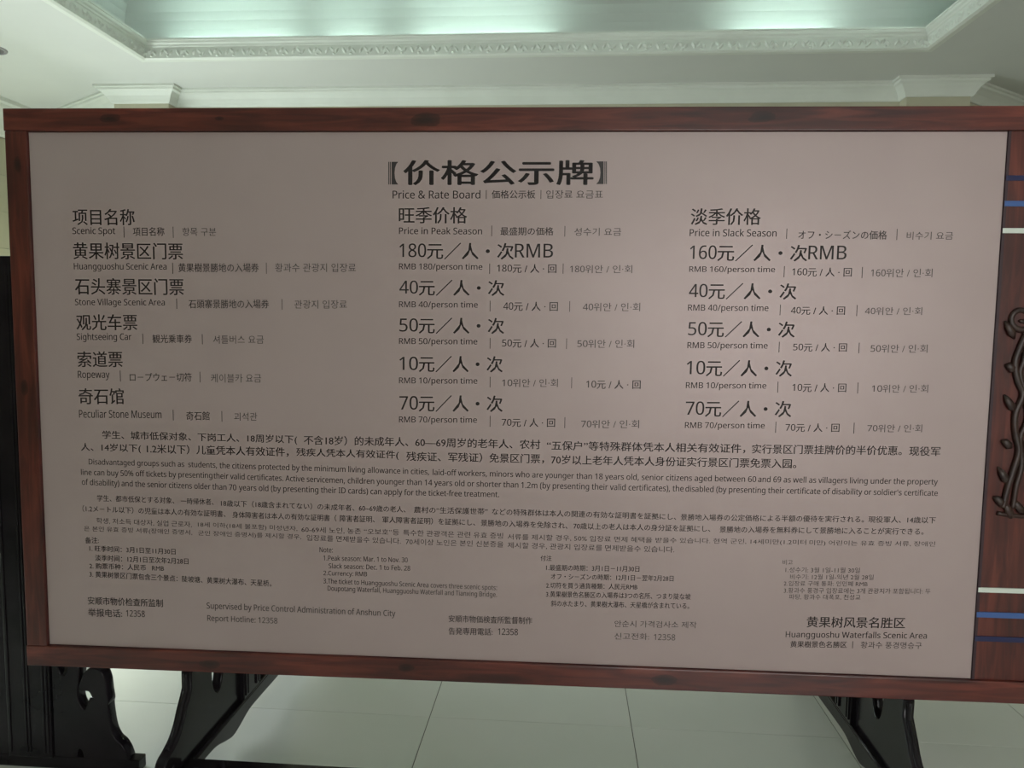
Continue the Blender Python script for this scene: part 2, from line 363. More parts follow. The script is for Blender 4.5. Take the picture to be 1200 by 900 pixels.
# carved ornament: symmetric scrolls and a vine, relief on the side panel
cx = BW+.192
orn = bmesh.new()
def rel(pts, rad, z=-.009): tube(orn, [(p[0], z, p[1]) for p in smooth_pts(pts, 6, False)], rad, 8, .8)
def spiral(x, y, r0, r1, a0, a1, hx=1, rad=.006):
    n = 26; pts = []; rr = []
    for i in range(n+1):
        t = i/n; a = a0+(a1-a0)*t; r = r0+(r1-r0)*t
        pts.append((x+hx*r*math.cos(a), -.0085, y+r*math.sin(a))); rr.append(rad*(1-.45*t))
    tube(orn, pts, rr, 8, .8)
for s in (-1, 1):
    f = lambda a: cx+s*a
    spiral(f(.118), 1.12, .038, .008, -2.2, 5.4, s, .010)
    spiral(f(.045), 1.155, .03, .006, -1.5, 5.5, s, .006)
    rel([(f(.095), 1.093), (f(.118), 1.03), (f(.128), .985), (f(.118), .935), (f(.10), .89), (f(.118), .83), (f(.112), .77), (f(.100), .72), (f(.112), .66), (f(.126), .60), (f(.134), .545)], .0105)
    rel([(f(.10), 1.075), (f(.103), 1.0), (f(.112), .955), (f(.095), .90), (f(.082), .82), (f(.098), .76), (f(.088), .68), (f(.10), .61), (f(.105), .545)], .009)
    for (x, y, a) in ((.150, 1.085, .6), (.142, .97, -.5), (.082, .965, .4), (.137, .865, .5), (.137, .74, -.4), (.075, .73, .6), (.14, .645, .5), (.148, .565, -.3), (.118, .540, .9), (.09, .55, .2)):
        pts = [(f(x-.020*math.cos(a)), -.0075, y-.028*math.sin(a+.8)), (f(x-.008*math.cos(a)), -.012, y-.012*math.sin(a+.8)), (f(x+.006), -.012, y+.008), (f(x+.018*math.cos(a)), -.0075, y+.026*math.sin(a+.8))]
        tube(orn, pts, [.003, .013, .011, .003], 8, .55)
    spiral(f(.03), .56, .03, .006, 1.2, -5.2, s, .006)
rel([(cx, 1.19), (cx, 1.0), (cx, .8), (cx, .6), (cx, .53)], .006)
rel([(cx-.15, .528), (cx-.07, .520), (cx, .532), (cx+.07, .520), (cx+.15, .528)], .007)
tag(obj('carved_ornament', orn, M_carve, pan, True), 'dark carved scroll and vine relief')

# lettering: (text, script, left u, right u, left top, left bottom, right top, right bottom) measured on the sheet, metres
TEXT = [
 ('价格公示牌', 'T', 1.1896, 1.766, 1.5765, 1.5029, 1.5773, 1.5046),
 ('Price & Rate Board', 'E', 1.1546, 1.4249, 1.4868, 1.4615, 1.4877, 1.4626),
 ('価格公示板', 'J', 1.46, 1.5927, 1.4878, 1.463, 1.4883, 1.4635),
 ('입장료 요금표', 'K', 1.6257, 1.7976, 1.4884, 1.4636, 1.489, 1.4643),
 ('项目名称', 'C', 0.1351, 0.3358, 1.4257, 1.3753, 1.4259, 1.3759),
 ('Scenic Spot', 'E', 0.1325, 0.2717, 1.3683, 1.3406, 1.3692, 1.3415),
 ('項目名称', 'J', 0.3291, 0.4309, 1.3698, 1.3427, 1.3704, 1.3434),
 ('항목 구분', 'K', 0.4886, 0.5969, 1.3694, 1.3438, 1.3701, 1.3445),
 ('黄果树景区门票', 'C', 0.133, 0.4884, 1.3209, 1.2689, 1.3218, 1.2705),
 ('Huangguoshu Scenic Area', 'E', 0.133, 0.4347, 1.2577, 1.23, 1.2595, 1.232),
 ('黄果樹景勝地の入場券', 'J', 0.4733, 0.7314, 1.259, 1.2313, 1.2612, 1.2336),
 ('황과수 관광지 입장료', 'K', 0.7833, 1.0391, 1.2614, 1.2346, 1.2636, 1.237),
 ('石头寨景区门票', 'C', 0.1343, 0.4884, 1.2098, 1.1575, 1.2111, 1.1592),
 ('Stone Village Scenic Area', 'E', 0.1323, 0.4261, 1.145, 1.1174, 1.1472, 1.1198),
 ('石頭寨景勝地の入場券', 'J', 0.5037, 0.7617, 1.146, 1.118, 1.1488, 1.1211),
 ('관광지 입장료', 'K', 0.8436, 1.0101, 1.1476, 1.1215, 1.1495, 1.1235),
 ('观光车票', 'C', 0.1347, 0.3339, 1.0947, 1.0441, 1.0971, 1.0467),
 ('Sightseeing Car', 'E', 0.1338, 0.314, 1.0351, 1.0064, 1.0375, 1.009),
 ('観光乗車券', 'J', 0.3828, 0.5112, 1.0339, 1.0067, 1.0356, 1.0086),
 ('셔틀버스 요금', 'K', 0.58, 0.7435, 1.0341, 1.0077, 1.0364, 1.01),
 ('索道票', 'C', 0.134, 0.282, 0.9766, 0.9258, 0.9788, 0.9282),
 ('Ropeway', 'E', 0.1328, 0.2379, 0.914, 0.8837, 0.9158, 0.8855),
 ('ロ－プウェ－切符', 'J', 0.3044, 0.5074, 0.9105, 0.8828, 0.9139, 0.8863),
 ('케이블카 요금', 'K', 0.5704, 0.7332, 0.9117, 0.8839, 0.9144, 0.8867),
 ('奇石馆', 'C', 0.1333, 0.2826, 0.8576, 0.8063, 0.8602, 0.8092),
 ('Peculiar Stone Museum', 'E', 0.1321, 0.4051, 0.7892, 0.7625, 0.7922, 0.766),
 ('奇石館', 'J', 0.4866, 0.5633, 0.7897, 0.7615, 0.7911, 0.7631),
 ('괴석관', 'K', 0.6431, 0.7183, 0.7891, 0.763, 0.7906, 0.7645),
 ('旺季价格', 'C', 1.1742, 1.3845, 1.4358, 1.3865, 1.4362, 1.3872),
 ('Price in Peak Season', 'E', 1.1745, 1.4312, 1.3751, 1.3538, 1.3756, 1.3544),
 ('最盛期の価格', 'J', 1.4879, 1.6499, 1.377, 1.3522, 1.3779, 1.3532),
 ('성수기 요금', 'K', 1.7134, 1.8551, 1.3763, 1.3524, 1.3771, 1.3533),
 ('淡季价格', 'C', 2.0627, 2.2699, 1.436, 1.3865, 1.437, 1.3877),
 ('Price in Slack Season', 'E', 2.061, 2.3186, 1.3756, 1.3534, 1.3759, 1.3536),
 ('オフ・シ－ズンの価格', 'J', 2.383, 2.6419, 1.3732, 1.3467, 1.3738, 1.3475),
 ('비수기 요금', 'K', 2.6993, 2.8333, 1.3707, 1.3476, 1.3715, 1.3485),
 ('180', 'E', 1.1758, 1.2584, 1.3254, 1.2833, 1.326, 1.284),
 ('元／人・次', 'C', 1.2618, 1.5291, 1.3283, 1.2778, 1.3292, 1.2789),
 ('RMB', 'E', 1.5333, 1.6494, 1.3272, 1.2855, 1.328, 1.2864),
 ('RMB 180/person time', 'E', 1.1745, 1.4333, 1.265, 1.2403, 1.2659, 1.2414),
 ('180', 'E', 1.4787, 1.5248, 1.2629, 1.2418, 1.2633, 1.2423),
 ('元 / 人 · 回', 'J', 1.5269, 1.6606, 1.2652, 1.2384, 1.2663, 1.2396),
 ('180', 'F', 1.7026, 1.7469, 1.2618, 1.2423, 1.2621, 1.2427),
 ('위안 / 인·회', 'K', 1.7485, 1.8911, 1.2642, 1.2399, 1.2655, 1.2412),
 ('40', 'E', 1.1758, 1.2334, 1.2117, 1.1714, 1.2123, 1.172),
 ('元／人・次', 'C', 1.2369, 1.5015, 1.2147, 1.1658, 1.2162, 1.1676),
 ('RMB 40/person time', 'E', 1.1745, 1.42, 1.1482, 1.1236, 1.1496, 1.1252),
 ('40', 'E', 1.4996, 1.5299, 1.1482, 1.1256, 1.1485, 1.126),
 ('元 / 人 · 回', 'J', 1.532, 1.6673, 1.1504, 1.1221, 1.1519, 1.1237),
 ('40', 'F', 1.7441, 1.7754, 1.1473, 1.127, 1.1477, 1.1273),
 ('위안 / 인·회', 'K', 1.777, 1.9184, 1.1498, 1.1245, 1.1514, 1.1262),
 ('50', 'E', 1.1758, 1.2336, 1.095, 1.0538, 1.0957, 1.0546),
 ('元／人・次', 'C', 1.237, 1.5021, 1.0981, 1.0483, 1.1004, 1.0508),
 ('RMB 50/person time', 'E', 1.1745, 1.4197, 1.0341, 1.0093, 1.0362, 1.0115),
 ('50', 'E', 1.4969, 1.5274, 1.0341, 1.0124, 1.0345, 1.0129),
 ('元 / 人 · 回', 'J', 1.5295, 1.6635, 1.0364, 1.0089, 1.0383, 1.0109),
 ('50', 'F', 1.7294, 1.7609, 1.0345, 1.0142, 1.0349, 1.0147),
 ('위안 / 인·회', 'K', 1.7624, 1.9033, 1.0371, 1.0118, 1.0391, 1.0139),
 ('10', 'E', 1.1758, 1.2338, 0.9756, 0.9336, 0.9765, 0.9345),
 ('元／人・次', 'C', 1.2374, 1.499, 0.979, 0.9281, 0.9819, 0.9314),
 ('RMB 10/person time', 'E', 1.1745, 1.4208, 0.911, 0.886, 0.9138, 0.8889),
 ('10', 'F', 1.4983, 1.5303, 0.9095, 0.8889, 0.9101, 0.8895),
 ('위안 / 인·회', 'K', 1.532, 1.6715, 0.9122, 0.8866, 0.9146, 0.8891),
 ('10', 'E', 1.7595, 1.7898, 0.9103, 0.8887, 0.9108, 0.8893),
 ('元 / 人 · 回', 'J', 1.792, 1.9263, 0.9127, 0.8853, 0.915, 0.8877),
 ('70', 'E', 1.1758, 1.2342, 0.852, 0.8087, 0.8531, 0.8099),
 ('元／人・次', 'C', 1.2376, 1.5005, 0.8556, 0.8034, 0.8593, 0.8075),
 ('RMB 70/person time', 'E', 1.1745, 1.4206, 0.7878, 0.7623, 0.7914, 0.766),
 ('70', 'E', 1.4985, 1.5292, 0.7859, 0.7643, 0.7865, 0.765),
 ('元 / 人 · 回', 'J', 1.5314, 1.665, 0.7884, 0.761, 0.7911, 0.7637),
 ('70', 'F', 1.7463, 1.7781, 0.7852, 0.7649, 0.7859, 0.7655),
 ('위안 / 인·회', 'K', 1.7797, 1.9249, 0.788, 0.7626, 0.791, 0.7656),
 ('160', 'E', 2.0636, 2.1428, 1.3261, 1.2849, 1.3267, 1.2856),
 ('元／人・次', 'C', 2.1462, 2.4114, 1.329, 1.2795, 1.3299, 1.2807),
 ('RMB', 'E', 2.4152, 2.5267, 1.3279, 1.2871, 1.3287, 1.288),
 ('RMB 160/person time', 'E', 2.0633, 2.3186, 1.2639, 1.2413, 1.2649, 1.2424),
 ('160', 'E', 2.3697, 2.4139, 1.2602, 1.2393, 1.2606, 1.2397),
 ('元 / 人 · 回', 'J', 2.4159, 2.5451, 1.2624, 1.2359, 1.2635, 1.2371),
 ('160', 'F', 2.6015, 2.644, 1.259, 1.2384, 1.2594, 1.2388),
 ('위안 / 인·회', 'K', 2.6455, 2.7801, 1.2614, 1.2361, 1.2626, 1.2374),
 ('40', 'E', 2.0648, 2.12, 1.2107, 1.1702, 1.2112, 1.1708),
 ('元／人・次', 'C', 2.1235, 2.3845, 1.2136, 1.1646, 1.2152, 1.1665),
 ('RMB 40/person time', 'E', 2.0633, 2.3039, 1.1487, 1.1238, 1.1502, 1.1254),
 ('40', 'E', 2.3712, 2.4003, 1.1445, 1.1244, 1.1448, 1.1248),
 ('元 / 人 · 回', 'J', 2.4024, 2.5308, 1.1467, 1.121, 1.1482, 1.1226),
 ('40', 'F', 2.5899, 2.62, 1.1443, 1.1256, 1.1446, 1.126),
 ('위안 / 인·회', 'K', 2.6215, 2.7567, 1.1467, 1.1232, 1.1483, 1.1248),
 ('50', 'E', 2.066, 2.1214, 1.0953, 1.0547, 1.096, 1.0554),
 ('元／人・次', 'C', 2.1249, 2.3849, 1.0983, 1.0492, 1.1006, 1.0518),
 ('RMB 50/person time', 'E', 2.0652, 2.3061, 1.0343, 1.0095, 1.0364, 1.0118),
 ('50', 'E', 2.3827, 2.412, 1.0336, 1.0134, 1.0341, 1.0139),
 ('元 / 人 · 回', 'J', 2.4141, 2.5419, 1.0359, 1.01, 1.0377, 1.0119),
 ('50', 'F', 2.6121, 2.6423, 1.0323, 1.0125, 1.0328, 1.0129),
 ('위안 / 인·회', 'K', 2.6439, 2.779, 1.0348, 1.0101, 1.0368, 1.0121),
 ('10', 'E', 2.0652, 2.1209, 0.9767, 0.935, 0.9776, 0.9359),
 ('元／人・次', 'C', 2.1243, 2.3818, 0.98, 0.9297, 0.983, 0.933),
 ('RMB 10/person time', 'E', 2.0645, 2.3071, 0.9113, 0.8865, 0.9141, 0.8895),
 ('10', 'E', 2.3856, 2.415, 0.9113, 0.8899, 0.9118, 0.8904),
 ('元 / 人 · 回', 'J', 2.417, 2.5461, 0.9137, 0.8865, 0.9159, 0.8888),
 ('10', 'F', 2.6223, 2.6526, 0.911, 0.8915, 0.9115, 0.892),
 ('위안 / 인·회', 'K', 2.6542, 2.7878, 0.9136, 0.8892, 0.916, 0.8916),
 ('70', 'E', 2.0664, 2.1223, 0.8516, 0.8098, 0.8527, 0.8109),
 ('元／人・次', 'C', 2.1258, 2.3852, 0.8551, 0.8046, 0.8589, 0.8087),
 ('RMB 70/person time', 'E', 2.0656, 2.3075, 0.7877, 0.7632, 0.7912, 0.7669),
 ('70', 'E', 2.3704, 2.4, 0.7875, 0.7669, 0.7881, 0.7675),
 ('元 / 人 · 回', 'J', 2.4021, 2.5319, 0.79, 0.7636, 0.7926, 0.7663),
 ('70', 'F', 2.615, 2.6454, 0.7891, 0.7702, 0.7897, 0.7708),
 ('위안 / 인·회', 'K', 2.647, 2.7772, 0.7918, 0.7679, 0.7945, 0.7707),
 ('学生、城市低保对象、下岗工人、18周岁以下(', 'C', 0.2074, 0.8467, 0.7223, 0.6916, 0.7205, 0.6898),
 ('不含18岁）的未成年人、', 'C', 0.8689, 1.2036, 0.7205, 0.6902, 0.7221, 0.6921),
 ('60—69周岁的老年人、农村', 'C', 1.2262, 1.6199, 0.7218, 0.6918, 0.7224, 0.6927),
 ('“五保户”等特殊群体凭本人相关有效证件，', 'C', 1.6412, 2.2517, 0.7201, 0.6902, 0.7232, 0.6939),
 ('实行景区门票挂牌价的半价优惠。', 'C', 2.2725, 2.7212, 0.7229, 0.6939, 0.7272, 0.6982),
 ('现役军', 'C', 2.7436, 2.8351, 0.7266, 0.6977, 0.7273, 0.6987),
 ('人、14岁以下(', 'C', 0.1346, 0.3339, 0.6803, 0.6503, 0.6805, 0.6506),
 ('1.2米以下）儿童凭本人有效证件，', 'C', 0.3538, 0.8185, 0.6817, 0.6511, 0.6809, 0.6505),
 ('残疾人凭本人有效证件(', 'C', 0.8442, 1.1731, 0.6798, 0.6495, 0.6783, 0.6482),
 ('残疾证、军残证）', 'C', 1.1982, 1.4379, 0.6762, 0.6455, 0.6769, 0.647),
 ('免景区门票，', 'C', 1.4613, 1.6326, 0.6766, 0.6462, 0.6772, 0.6474),
 ('70岁以上老年人凭本人身份证实行景区门票免票入园。', 'C', 1.6553, 2.4078, 0.6756, 0.6458, 0.6799, 0.6506),
 ('Disadvantaged groups such as  students,', 'E', 0.1585, 0.5839, 0.6299, 0.6046, 0.6285, 0.6035),
 ('the citizens protected by the minimum living allowance in cities,', 'E', 0.5923, 1.27, 0.6282, 0.6023, 0.6231, 0.5979),
 ('laid-off workers, minors who are younger', 'E', 1.2822, 1.727, 0.6223, 0.5968, 0.6215, 0.5962),
 ('than 18 years old, senior citizens aged between 60', 'E', 1.7346, 2.2883, 0.6211, 0.5956, 0.6242, 0.5991),
 ('and 69 as well as villagers living under the property', 'E', 2.2946, 2.8333, 0.6244, 0.5992, 0.6295, 0.6047),
 ('line can buy 50% off tickets by presenting', 'E', 0.1314, 0.5677, 0.595, 0.5691, 0.5947, 0.5691),
 ('their valid certificates. Active servicemen,', 'E', 0.5719, 0.9998, 0.5943, 0.5711, 0.5891, 0.5659),
 ('children younger than 14 years old or shorter than', 'E', 1.0095, 1.5534, 0.5888, 0.5631, 0.5884, 0.563),
 ('1.2m (by presenting their valid certificates), the', 'E', 1.5628, 2.0678, 0.5886, 0.5619, 0.5898, 0.5633),
 ('disabled (by presenting their certificate of', 'E', 2.0736, 2.5134, 0.5894, 0.5635, 0.5918, 0.5662),
 ("disability or soldier's certificate", 'E', 2.5195, 2.8354, 0.592, 0.5669, 0.5946, 0.5697),
 ('of disability) and the senior citizens older than 70', 'E', 0.1331, 0.6457, 0.5632, 0.5364, 0.5576, 0.5311),
 ('years old (by presenting their ID cards) can apply', 'E', 0.6546, 1.1846, 0.5578, 0.5313, 0.5556, 0.5296),
 ('for the ticket-free treatment.', 'E', 1.1909, 1.493, 0.5552, 0.5353, 0.5563, 0.5368),
 ('学生、都市低保とする対象、', 'J', 0.1824, 0.4399, 0.5108, 0.4896, 0.5093, 0.4879),
 ('一時帰休者、', 'J', 0.4617, 0.5701, 0.5081, 0.487, 0.5081, 0.4871),
 ('18歳以下（18歳含まれてない）の未成年者、', 'J', 0.5946, 1.0303, 0.5051, 0.4835, 0.5007, 0.4798),
 ('60~69歳の老人、', 'J', 1.045, 1.1951, 0.5011, 0.4799, 0.4995, 0.4793),
 ('農村の“生活保護世帯”', 'J', 1.2225, 1.4571, 0.5002, 0.4792, 0.5004, 0.4795),
 ('などの特殊群体は本人の関連の有効な証明書を証拠にし、', 'J', 1.4715, 2.0474, 0.5008, 0.4793, 0.4991, 0.4787),
 ('景勝地入場券の公定価格による半額の優待を実行される。', 'J', 2.0619, 2.6197, 0.4989, 0.4783, 0.5071, 0.4865),
 ('現役軍人、14歳以下', 'J', 2.6332, 2.8344, 0.5072, 0.4868, 0.5103, 0.4898),
 ('（1.2メ－トル以下）の児童は本人の有効な証明書、', 'J', 0.1319, 0.6088, 0.4755, 0.4533, 0.4699, 0.4482),
 ('身体障害者は本人の有効な証明書（', 'J', 0.6314, 0.9718, 0.4685, 0.4466, 0.4657, 0.4445),
 ('障害者証明、', 'J', 0.9832, 1.0959, 0.466, 0.4437, 0.4655, 0.444),
 ('軍人障害者証明）を証拠にし、', 'J', 1.1208, 1.418, 0.4656, 0.4439, 0.4641, 0.4425),
 ('景勝地の入場券を免除され、', 'J', 1.4363, 1.7101, 0.464, 0.4425, 0.4622, 0.4408),
 ('70歳以上の老人は本人の身分証を証拠にし、', 'J', 1.7289, 2.154, 0.4616, 0.4405, 0.464, 0.4436),
 ('景勝地の入場券を無料券にして景勝地に入ることが実行できる。', 'J', 2.183, 2.8003, 0.4634, 0.4425, 0.4741, 0.4532),
 ('학생, 저소득 대상자, 실업 근로자,', 'K', 0.1774, 0.4961, 0.435, 0.4151, 0.4308, 0.411),
 ('18세 이하(18세 불포함) 미성년자,', 'K', 0.5166, 0.8441, 0.4308, 0.411, 0.4258, 0.4062),
 ('60-69세 노인, 농촌 “오보호”등', 'K', 0.8575, 1.1745, 0.4251, 0.4049, 0.424, 0.4039),
 ('특수한 관광객은 관련 유효 증빙', 'K', 1.1877, 1.5068, 0.4238, 0.4043, 0.4223, 0.403),
 ('서류를 제시할 경우, 50% 입장료 면제 혜택을', 'K', 1.5217, 1.9755, 0.42, 0.4006, 0.4221, 0.4029),
 ('받을수 있습니다. 현역 군인, 14세미만(1.2미터', 'K', 1.9862, 2.4485, 0.4215, 0.4018, 0.4276, 0.4087),
 ('미만) 어린이는 유효 증빙 서류, 장애인', 'K', 2.4588, 2.8371, 0.4271, 0.4082, 0.4336, 0.4148),
 ('은 본인 유효 증빙 서류(장애인 증명서,', 'K', 0.1346, 0.4969, 0.4065, 0.3865, 0.4034, 0.3835),
 ('군인 장애인 증명서)를 제시할 경우,', 'K', 0.5168, 0.8564, 0.4025, 0.3827, 0.3995, 0.3798),
 ('입장료를 면제받을수 있습니다.', 'K', 0.8745, 1.18, 0.3986, 0.379, 0.3957, 0.3762),
 ('70세이상 노인은 본인 신분증을', 'K', 1.196, 1.5085, 0.3953, 0.3752, 0.3947, 0.3753),
 ('제시할 경우, 관광지 입장료를', 'K', 1.5221, 1.8202, 0.3934, 0.3729, 0.3928, 0.3727),
 ('면제받을수 있습니다.', 'K', 1.8296, 2.0454, 0.3931, 0.3733, 0.394, 0.3743),
 ('备注:', 'C', 0.1366, 0.1829, 0.3689, 0.348, 0.3702, 0.3493),
 ('1. 旺季时间：3月1日至11月30日', 'C', 0.1504, 0.4397, 0.3421, 0.322, 0.3393, 0.3193),
 ('淡季时间：12月1日至次年2月28日', 'C', 0.1687, 0.4818, 0.3111, 0.2905, 0.3087, 0.2878),
 ('2. 购票币种：人民币   RMB', 'C', 0.1482, 0.3995, 0.2832, 0.2631, 0.2824, 0.2624),
 ('3. 黄果树景区门票包含三个景点：陡坡塘、黄果树大瀑布、天星桥。', 'C', 0.1472, 0.7565, 0.2559, 0.2351, 0.2444, 0.2225),
 ('安顺市物价检查所监制', 'C', 0.1387, 0.3926, 0.169, 0.142, 0.168, 0.1414),
 ('举报电话:', 'C', 0.1387, 0.2535, 0.1289, 0.1018, 0.1291, 0.1021),
 ('12358', 'E', 0.2672, 0.3304, 0.1278, 0.1058, 0.1277, 0.1057),
 ('Note:', 'E', 0.9161, 0.9594, 0.3585, 0.3416, 0.359, 0.3421),
 ('1.Peak season: Mar. 1 to Nov. 30', 'E', 0.9284, 1.2021, 0.3327, 0.3152, 0.3337, 0.3169),
 ('Slack season: Dec. 1 to Feb. 28', 'E', 0.9456, 1.2104, 0.3068, 0.2898, 0.3068, 0.29),
 ('2.Currency: RMB', 'E', 0.928, 1.0703, 0.2813, 0.2615, 0.2819, 0.2621),
 ('3.The ticket to Huangguoshu Scenic Area covers three scenic spots:', 'E', 0.9277, 1.4897, 0.2564, 0.2343, 0.2521, 0.2302),
 ('Doupotang Waterfall, Huangguoshu Waterfall and Tianxing Bridge.', 'E', 0.9415, 1.4899, 0.2328, 0.2106, 0.2297, 0.2078),
 ('Supervised by Price Control Administration of Anshun City', 'E', 0.5397, 1.1625, 0.1637, 0.1355, 0.1585, 0.1309),
 ('Report Hotline: 12358', 'E', 0.5408, 0.7745, 0.1212, 0.0946, 0.1201, 0.0934),
 ('付注', 'J', 1.6273, 1.662, 0.3531, 0.3351, 0.3541, 0.3361),
 ('1.最盛期の時期：3月1日－11月30日', 'J', 1.6452, 1.9381, 0.3239, 0.3045, 0.3286, 0.309),
 ('オフ・シ－ズンの時期：12月1日－翌年2月28日', 'J', 1.6608, 2.0456, 0.2958, 0.2763, 0.3011, 0.2818),
 ('2.切符を買う通貨種類：人民元RMB', 'J', 1.6461, 1.9336, 0.2661, 0.2469, 0.2699, 0.2508),
 ('3.黄果樹景色名勝区の入場券は3つの名所、つまり陡な坡', 'J', 1.6465, 2.1006, 0.2377, 0.2175, 0.2444, 0.2245),
 ('斜の水たまり、黄果樹大瀑布、天星橋が含まれている。', 'J', 1.6623, 2.0974, 0.208, 0.1878, 0.2144, 0.1944),
 ('安順市物価検査所監督制作', 'J', 1.3353, 1.6036, 0.1483, 0.1246, 0.1507, 0.1268),
 ('告発専用電話:', 'J', 1.3356, 1.4775, 0.1073, 0.0831, 0.1093, 0.0852),
 ('12358', 'E', 1.4946, 1.5585, 0.1099, 0.0884, 0.1105, 0.089),
 ('비고', 'K', 2.3799, 2.4106, 0.362, 0.3459, 0.363, 0.3469),
 ('1.성수기: 3월 1일-11월 30일', 'K', 2.3898, 2.6159, 0.3389, 0.3217, 0.3443, 0.3269),
 ('비수기: 12월 1일-익년 2월 28일', 'K', 2.4048, 2.6583, 0.317, 0.3003, 0.3234, 0.3066),
 ('2.입장료 구매 통화: 인민폐 RMB', 'K', 2.3864, 2.6414, 0.295, 0.2786, 0.3016, 0.2848),
 ('3.황과수 풍경구 입장료에는 3개 관광지가 포함됩니다: 두', 'K', 2.3874, 2.8318, 0.2731, 0.2553, 0.285, 0.2671),
 ('파탕, 황과수 대폭포, 천성교', 'K', 2.404, 2.6219, 0.2528, 0.2353, 0.2585, 0.2407),
 ('안순시 가격검사소 제작', 'K', 1.8649, 2.1223, 0.1492, 0.1277, 0.1539, 0.1325),
 ('신고전화:', 'K', 1.8659, 1.9751, 0.1086, 0.0868, 0.1106, 0.0888),
 ('12358', 'F', 1.9899, 2.0569, 0.1092, 0.0896, 0.1103, 0.0904),
 ('黄果树风景名胜区', 'C', 2.4626, 2.7612, 0.1828, 0.1475, 0.19, 0.155),
 ('Huangguoshu Waterfalls Scenic Area', 'E', 2.3994, 2.8295, 0.1338, 0.1073, 0.145, 0.1185),
 ('黄果樹景色名勝区', 'J', 2.4151, 2.5881, 0.1023, 0.0809, 0.107, 0.0857),
 ('황과수 풍경명승구', 'K', 2.6307, 2.8157, 0.1083, 0.0868, 0.1127, 0.091),
]
BARS = [(1.4431, 1.4883, 1.4614), (1.6099, 1.4888, 1.462), (0.3, 1.372, 1.3372), (0.4591, 1.3724, 1.3375), (0.4544, 1.2604, 1.2257), (0.7554, 1.263, 1.2286), (0.4645, 1.1482, 1.1159), (0.8037, 1.1506, 1.1173), (0.3508, 1.0361, 1.0035), (0.545, 1.0374, 1.005), (0.2732, 0.9177, 0.882), (0.5347, 0.9179, 0.8838), (0.4438, 0.7943, 0.7598), (0.6033, 0.7933, 0.7589), (1.4609, 1.3817, 1.3494), (1.6845, 1.3817, 1.3496), (2.3485, 1.3781, 1.3477), (2.6709, 1.3788, 1.3461), (1.4558, 1.2664, 1.2351), (1.6814, 1.2683, 1.2372), (1.4583, 1.1527, 1.1199), (1.7037, 1.1542, 1.1215), (1.4595, 1.0381, 1.005), (1.6962, 1.0401, 1.0071), (1.4608, 0.9172, 0.8837), (1.7143, 0.9201, 0.8856), (1.4621, 0.7951, 0.7601), (1.6955, 0.7957, 0.7609), (2.346, 1.2664, 1.2332), (2.5756, 1.2659, 1.2329), (2.339, 1.1511, 1.1189), (2.5659, 1.1524, 1.1192), (2.3407, 1.0388, 1.0063), (2.5779, 1.0396, 1.0073), (2.3421, 0.9176, 0.8836), (2.5806, 0.9191, 0.8853), (2.3409, 0.794, 0.7597), (2.5754, 0.7961, 0.762), (2.6059, 0.108, 0.0853)]
BRACKETS = [[(1.1414, 1.5721), (1.1441, 1.5721), (1.144, 1.504), (1.1413, 1.504)], [(1.1461, 1.5721), (1.1487, 1.5721), (1.1486, 1.5041), (1.146, 1.504)], [(1.1513, 1.5721), (1.1718, 1.5722), (1.1659, 1.5645), (1.1619, 1.5529), (1.1606, 1.5382), (1.1619, 1.5234), (1.1659, 1.5118), (1.1718, 1.5041), (1.1513, 1.5041)], [(1.8069, 1.5743), (1.8043, 1.5743), (1.8059, 1.5073), (1.8084, 1.5073)], [(1.8024, 1.5743), (1.7998, 1.5743), (1.8014, 1.5073), (1.8039, 1.5073)], [(1.7972, 1.5743), (1.7748, 1.5742), (1.782, 1.5667), (1.7868, 1.5553), (1.7884, 1.5408), (1.7874, 1.5262), (1.7832, 1.5148), (1.7763, 1.5072), (1.7988, 1.5072)]]

LZ = -.0046
FONT = None
try:                                            # the sans serif face that ships inside Blender; its built-in default otherwise
    import os
    fp_ = os.path.join(bpy.utils.resource_path('LOCAL'), 'datafiles', 'fonts', 'NotoSansHebrew-Regular.woff2')
    if os.path.exists(fp_): FONT = bpy.data.fonts.load(fp_)
except Exception:
    FONT = None
# every line of one weight goes through one text datablock (one evaluation), then is cut apart again by its row
meshes = [None]*len(TEXT)
PITCH = 4.0
for cls, off, res in (('T', 0, 4), ('CJ', 0, 2), ('EF', 0, 2), ('K', -.002, 2)):
    ids = [i for i, t_ in enumerate(TEXT) if t_[1] in cls]
    cu = bpy.data.curves.new('lettering', 'FONT'); cu.body = '\n'.join(TEXT[i][0] for i in ids); cu.size = 1; cu.resolution_u = res
    cu.space_line = PITCH; cu.offset = off; cu.fill_mode = 'FRONT'
    if FONT and cls == 'EF': cu.font = FONT      # latin lines and figures
    me = tomesh(cu)
    bpy.data.curves.remove(cu)
    rowv = [round((.38-v.co.y)/PITCH) for v in me.vertices] if len(ids) > 1 else [0]*len(me.vertices)
    for r_, i in enumerate(ids):
        mp = {}; vs = []
        for k_, v in enumerate(me.vertices):
            if rowv[k_] == r_: mp[k_] = len(vs); vs.append((v.co.x, v.co.y, 0))
        meshes[i] = [vs, [], mp]
    for p in me.polygons: meshes[ids[rowv[p.vertices[0]]]][1].append(tuple(p.vertices))
    for i in ids:
        vs, fs, mp = meshes[i]
        m2 = bpy.data.meshes.new('lettering'); m2.from_pydata(vs, [], [[mp[q_] for q_ in f] for f in fs]); meshes[i] = m2
    bpy.data.meshes.remove(me)
EMB = {'T': [(-.020, 0), (-.008, .008), (.008, -.008), (.020, 0), (0, .014), (0, -.014)], 'C': [(-.012, 0), (.012, 0), (0, .008)], 'J': [(-.008, 0), (.008, 0)], 'E': [(-.005, 0), (.005, 0)]}
